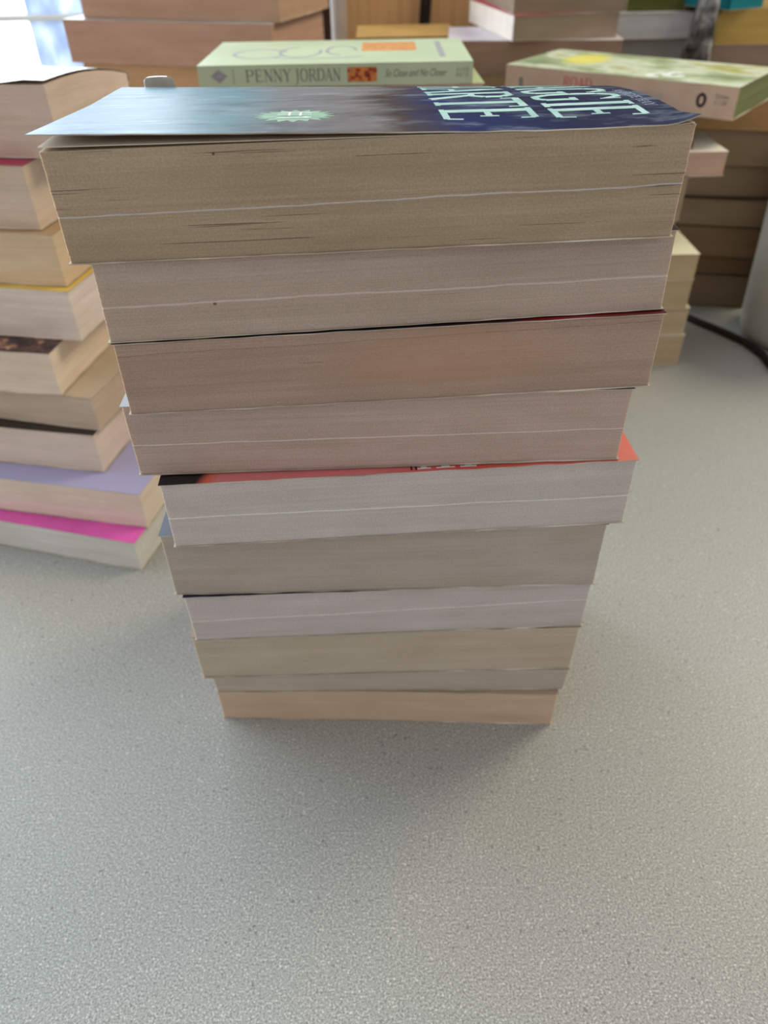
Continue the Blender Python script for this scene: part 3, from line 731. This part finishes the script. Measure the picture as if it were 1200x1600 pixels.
# small books behind the light green book and a cardboard box with a dark strap
GP = 'books behind the light green book'
z = 0
for i, T in enumerate((.040, .041, .041, .041, .042)):
    corner_book((-0.020, 0.925), 'l', 0, 0.10, 0.10, T, z, pages=pg((176, 140, 90), 150), cover=cv((150, 120, 80)), seed=150,
        label='plain ochre book low in the small stack between light green book and cardboard box', group=GP); z += T
corner_book((-0.0195, 0.922), 'l', 0, 0.105, 0.10, .0200, z, pages=pg((190, 146, 86), 151), cover=cv((186, 150, 90)), seed=151,
        label='yellow-brown book in front of the cardboard box, just above the light green book', group=GP)
cb = NT('corrugated_cardboard', 0.85, 0.15); oc = cb.obj()
cn = cb.noise(cb.map(oc, (120, 120, 3)), 1, 2)
cb.color(cb.mix(1.0, cb.ramp(cn, [(0.3, lin((196, 152, 106))), (0.7, lin((214, 172, 124)))]), cb.ramp(cb.noise(oc, 9, 3), [(0.3, (0.9, 0.9, 0.9)), (0.7, (1.05, 1.05, 1.05))]), 'MULTIPLY'))
cb.bump(cn, 0.2, 0.001)
box = bpy.data.objects.new('cardboard_box', None); COL.objects.link(box); box.location = (0.085, 1.08, 0)
tag(box, 'tan cardboard box with a dark strap, far behind the light green book', 'box')
boxes('box_body', [(-0.125, 0.115, 0.0, 0.17, 0.0, 0.30)], [cb.m], box, 0.002)
boxes('box_flap', [(-0.125, 0.115, 0.0, 0.08, 0.3005, 0.304)], [cb.m], box)
def band(pts, w, th, mat, name, parent):
    V = []; F = []
    for (x, y, zz) in pts:
        V += [(x - w / 2, y, zz), (x + w / 2, y, zz), (x + w / 2, y - th, zz), (x - w / 2, y - th, zz)]
    for i in range(len(pts) - 1):
        b = i * 4
        for k in range(4): F.append((b + k, b + (k + 1) % 4, b + 4 + (k + 1) % 4, b + 4 + k))
    F += [(3, 2, 1, 0), tuple(len(V) - 4 + k for k in range(4))]
    return mesh_obj(name, V, F, [mat], parent)
bk = NT('black_webbing', 0.7, 0.2); bk.color(bk.ramp(bk.noise(bk.obj(), 400, 2), [(0.3, lin((26, 20, 18))), (0.7, lin((52, 42, 36)))])); bk = bk.m
band([(-0.045 + 0.0024 * k - 0.00005 * k * k, -0.001, 0.0 + 0.02 * k) for k in range(16)], 0.013, 0.002, bk, 'strap', box)

mt = NT('grey_painted_metal', 0.4, 0.5); mt.color(mt.ramp(mt.noise(mt.obj(), 30, 2), [(0.3, lin((168, 158, 152))), (0.7, lin((186, 176, 168)))]))
def tube(pts, r, name, mat, parent=None, n=12):
    V = []; F = []
    P = [Vector(p) for p in pts]
    for i, p in enumerate(P):
        d = (P[min(i + 1, len(P) - 1)] - P[max(i - 1, 0)]).normalized()
        a = d.cross(Vector((0.3, 0.2, 1)) if abs(d.z) < 0.9 else Vector((1, 0, 0))).normalized(); b = d.cross(a)
        rr = r[i] if isinstance(r, (list, tuple)) else r
        for k in range(n):
            t_ = 2 * math.pi * k / n
            V.append(tuple(p + (a * math.cos(t_) + b * math.sin(t_)) * rr))
    for i in range(len(P) - 1):
        for k in range(n): F.append((i * n + k, i * n + (k + 1) % n, (i + 1) * n + (k + 1) % n, (i + 1) * n + k))
    F.append(tuple(reversed(range(n)))); F.append(tuple((len(P) - 1) * n + k for k in range(n)))
    return mesh_obj(name, V, F, [mat], parent, smooth=False)
post = bpy.data.objects.new('metal_post', None); COL.objects.link(post); post.location = (-0.042, 1.05, 0)
tag(post, 'grey metal post standing between the brown books and the cardboard box', 'post')
tube([(0, 0, 0.004), (0, 0, 0.2), (0, 0, 0.5)], 0.0095, 'pole', mt.m, post, 20)
tube([(0, 0, 0.0), (0, 0, 0.0039)], 0.016, 'base', mt.m, post, 24)

ub = book('dark_gap_book', (-0.066, 1.16, 0), 0, 0.024, 0.14, 0.255, pg((70, 52, 44), 160), cv((60, 34, 34)),
          'dark maroon book added upright for the dark gap beside the grey post', None, seed=160)  # added book, coloured dark to fill the gap as shade

# translucent grey plastic bag between the far grey stack and the ochre stack
pb = NT('grey_plastic_film', 0.3, 0.5); pb.color(pb.ramp(pb.noise(pb.obj(), 60, 3), [(0.35, lin((46, 44, 42))), (0.5, lin((110, 108, 104))), (0.66, lin((190, 188, 184)))]))
V = []; F = []; nu, nv = 28, 30
for i in range(nu):
    a = 2 * math.pi * i / nu
    for k in range(nv):
        s = k / (nv - 1); zz = 0.30 * s
        r = (0.55 + 0.5 * math.sin(math.pi * min(1, s * 1.15)) ) * (1 - 0.2 * s)
        nn = noise.noise(Vector((math.cos(a) * 2.2, math.sin(a) * 2.2, s * 9))) * 0.006 + noise.noise(Vector((math.cos(a) * 5, math.sin(a) * 5, s * 20))) * 0.003
        V.append(((0.010 + nn) * r * math.cos(a) * 1.5, (0.016 + nn) * r * math.sin(a) * 1.6, zz))
for i in range(nu):
    for k in range(nv - 1):
        F.append((i * nv + k, ((i + 1) % nu) * nv + k, ((i + 1) % nu) * nv + k + 1, i * nv + k + 1))
F.append(tuple(i * nv for i in reversed(range(nu)))); F.append(tuple(i * nv + nv - 1 for i in range(nu)))
bag = mesh_obj('plastic_bag', V, F, [pb.m], None, smooth=True); bag.location = (0.349, 0.935, 0.0)
tag(bag, 'crumpled dark grey plastic bag between the grey books and the ochre book', 'bag')

# white plastic tub at the right edge and a black cable on the table
tbm = NT('frosted_white_plastic', 0.45, 0.4); tbm.color(tbm.ramp(tbm.noise(tbm.obj(), 14, 2), [(0.3, lin((168, 166, 160))), (0.7, lin((186, 184, 178)))]))
prof = [(0.0, 0.0005), (0.058, 0.0005), (0.064, 0.004), (0.066, 0.012), (0.070, 0.09), (0.073, 0.150), (0.073, 0.156), (0.070, 0.156), (0.066, 0.09), (0.062, 0.012), (0.0, 0.006)]
def lathe(name, prof, mat, parent, n=48):
    prof = [(a * 0.9, b) for a, b in prof]
    V = []; F = []
    for (r, zz) in prof:
        for k in range(n):
            a = 2 * math.pi * k / n; V.append((max(r, 1e-5) * math.cos(a), max(r, 1e-5) * math.sin(a), zz))
    for i in range(len(prof) - 1):
        for k in range(n): F.append((i * n + k, i * n + (k + 1) % n, (i + 1) * n + (k + 1) % n, (i + 1) * n + k))
    return mesh_obj(name, V, F, [mat], parent, smooth=True)
tubr = bpy.data.objects.new('plastic_tub', None); COL.objects.link(tubr); tubr.location = (0.411, 0.669, 0)
tag(tubr, 'white plastic tub standing on the table at the right edge', 'tub')
lathe('tub_body', prof, tbm.m, tubr)
lathe('tub_rim', [(0.0735, 0.146), (0.077, 0.147), (0.077, 0.157), (0.0735, 0.158)], tbm.m, tubr)

cpts = [(0.2935, 0.735), (0.306, 0.716), (0.320, 0.695), (0.336, 0.672), (0.348, 0.650), (0.354, 0.625), (0.353, 0.600), (0.360, 0.570), (0.385, 0.545), (0.42, 0.53), (0.5, 0.52)]
pts = []
for i in range(len(cpts) - 1):
    for k in range(5):
        s = k / 5; pts.append((cpts[i][0] * (1 - s) + cpts[i + 1][0] * s, cpts[i][1] * (1 - s) + cpts[i + 1][1] * s, 0.0036))
cbl = tube(pts, 0.0034, 'power_cable', bk, None, 10)
tag(cbl, 'black cable lying on the table beside the white plastic tub', 'cable')
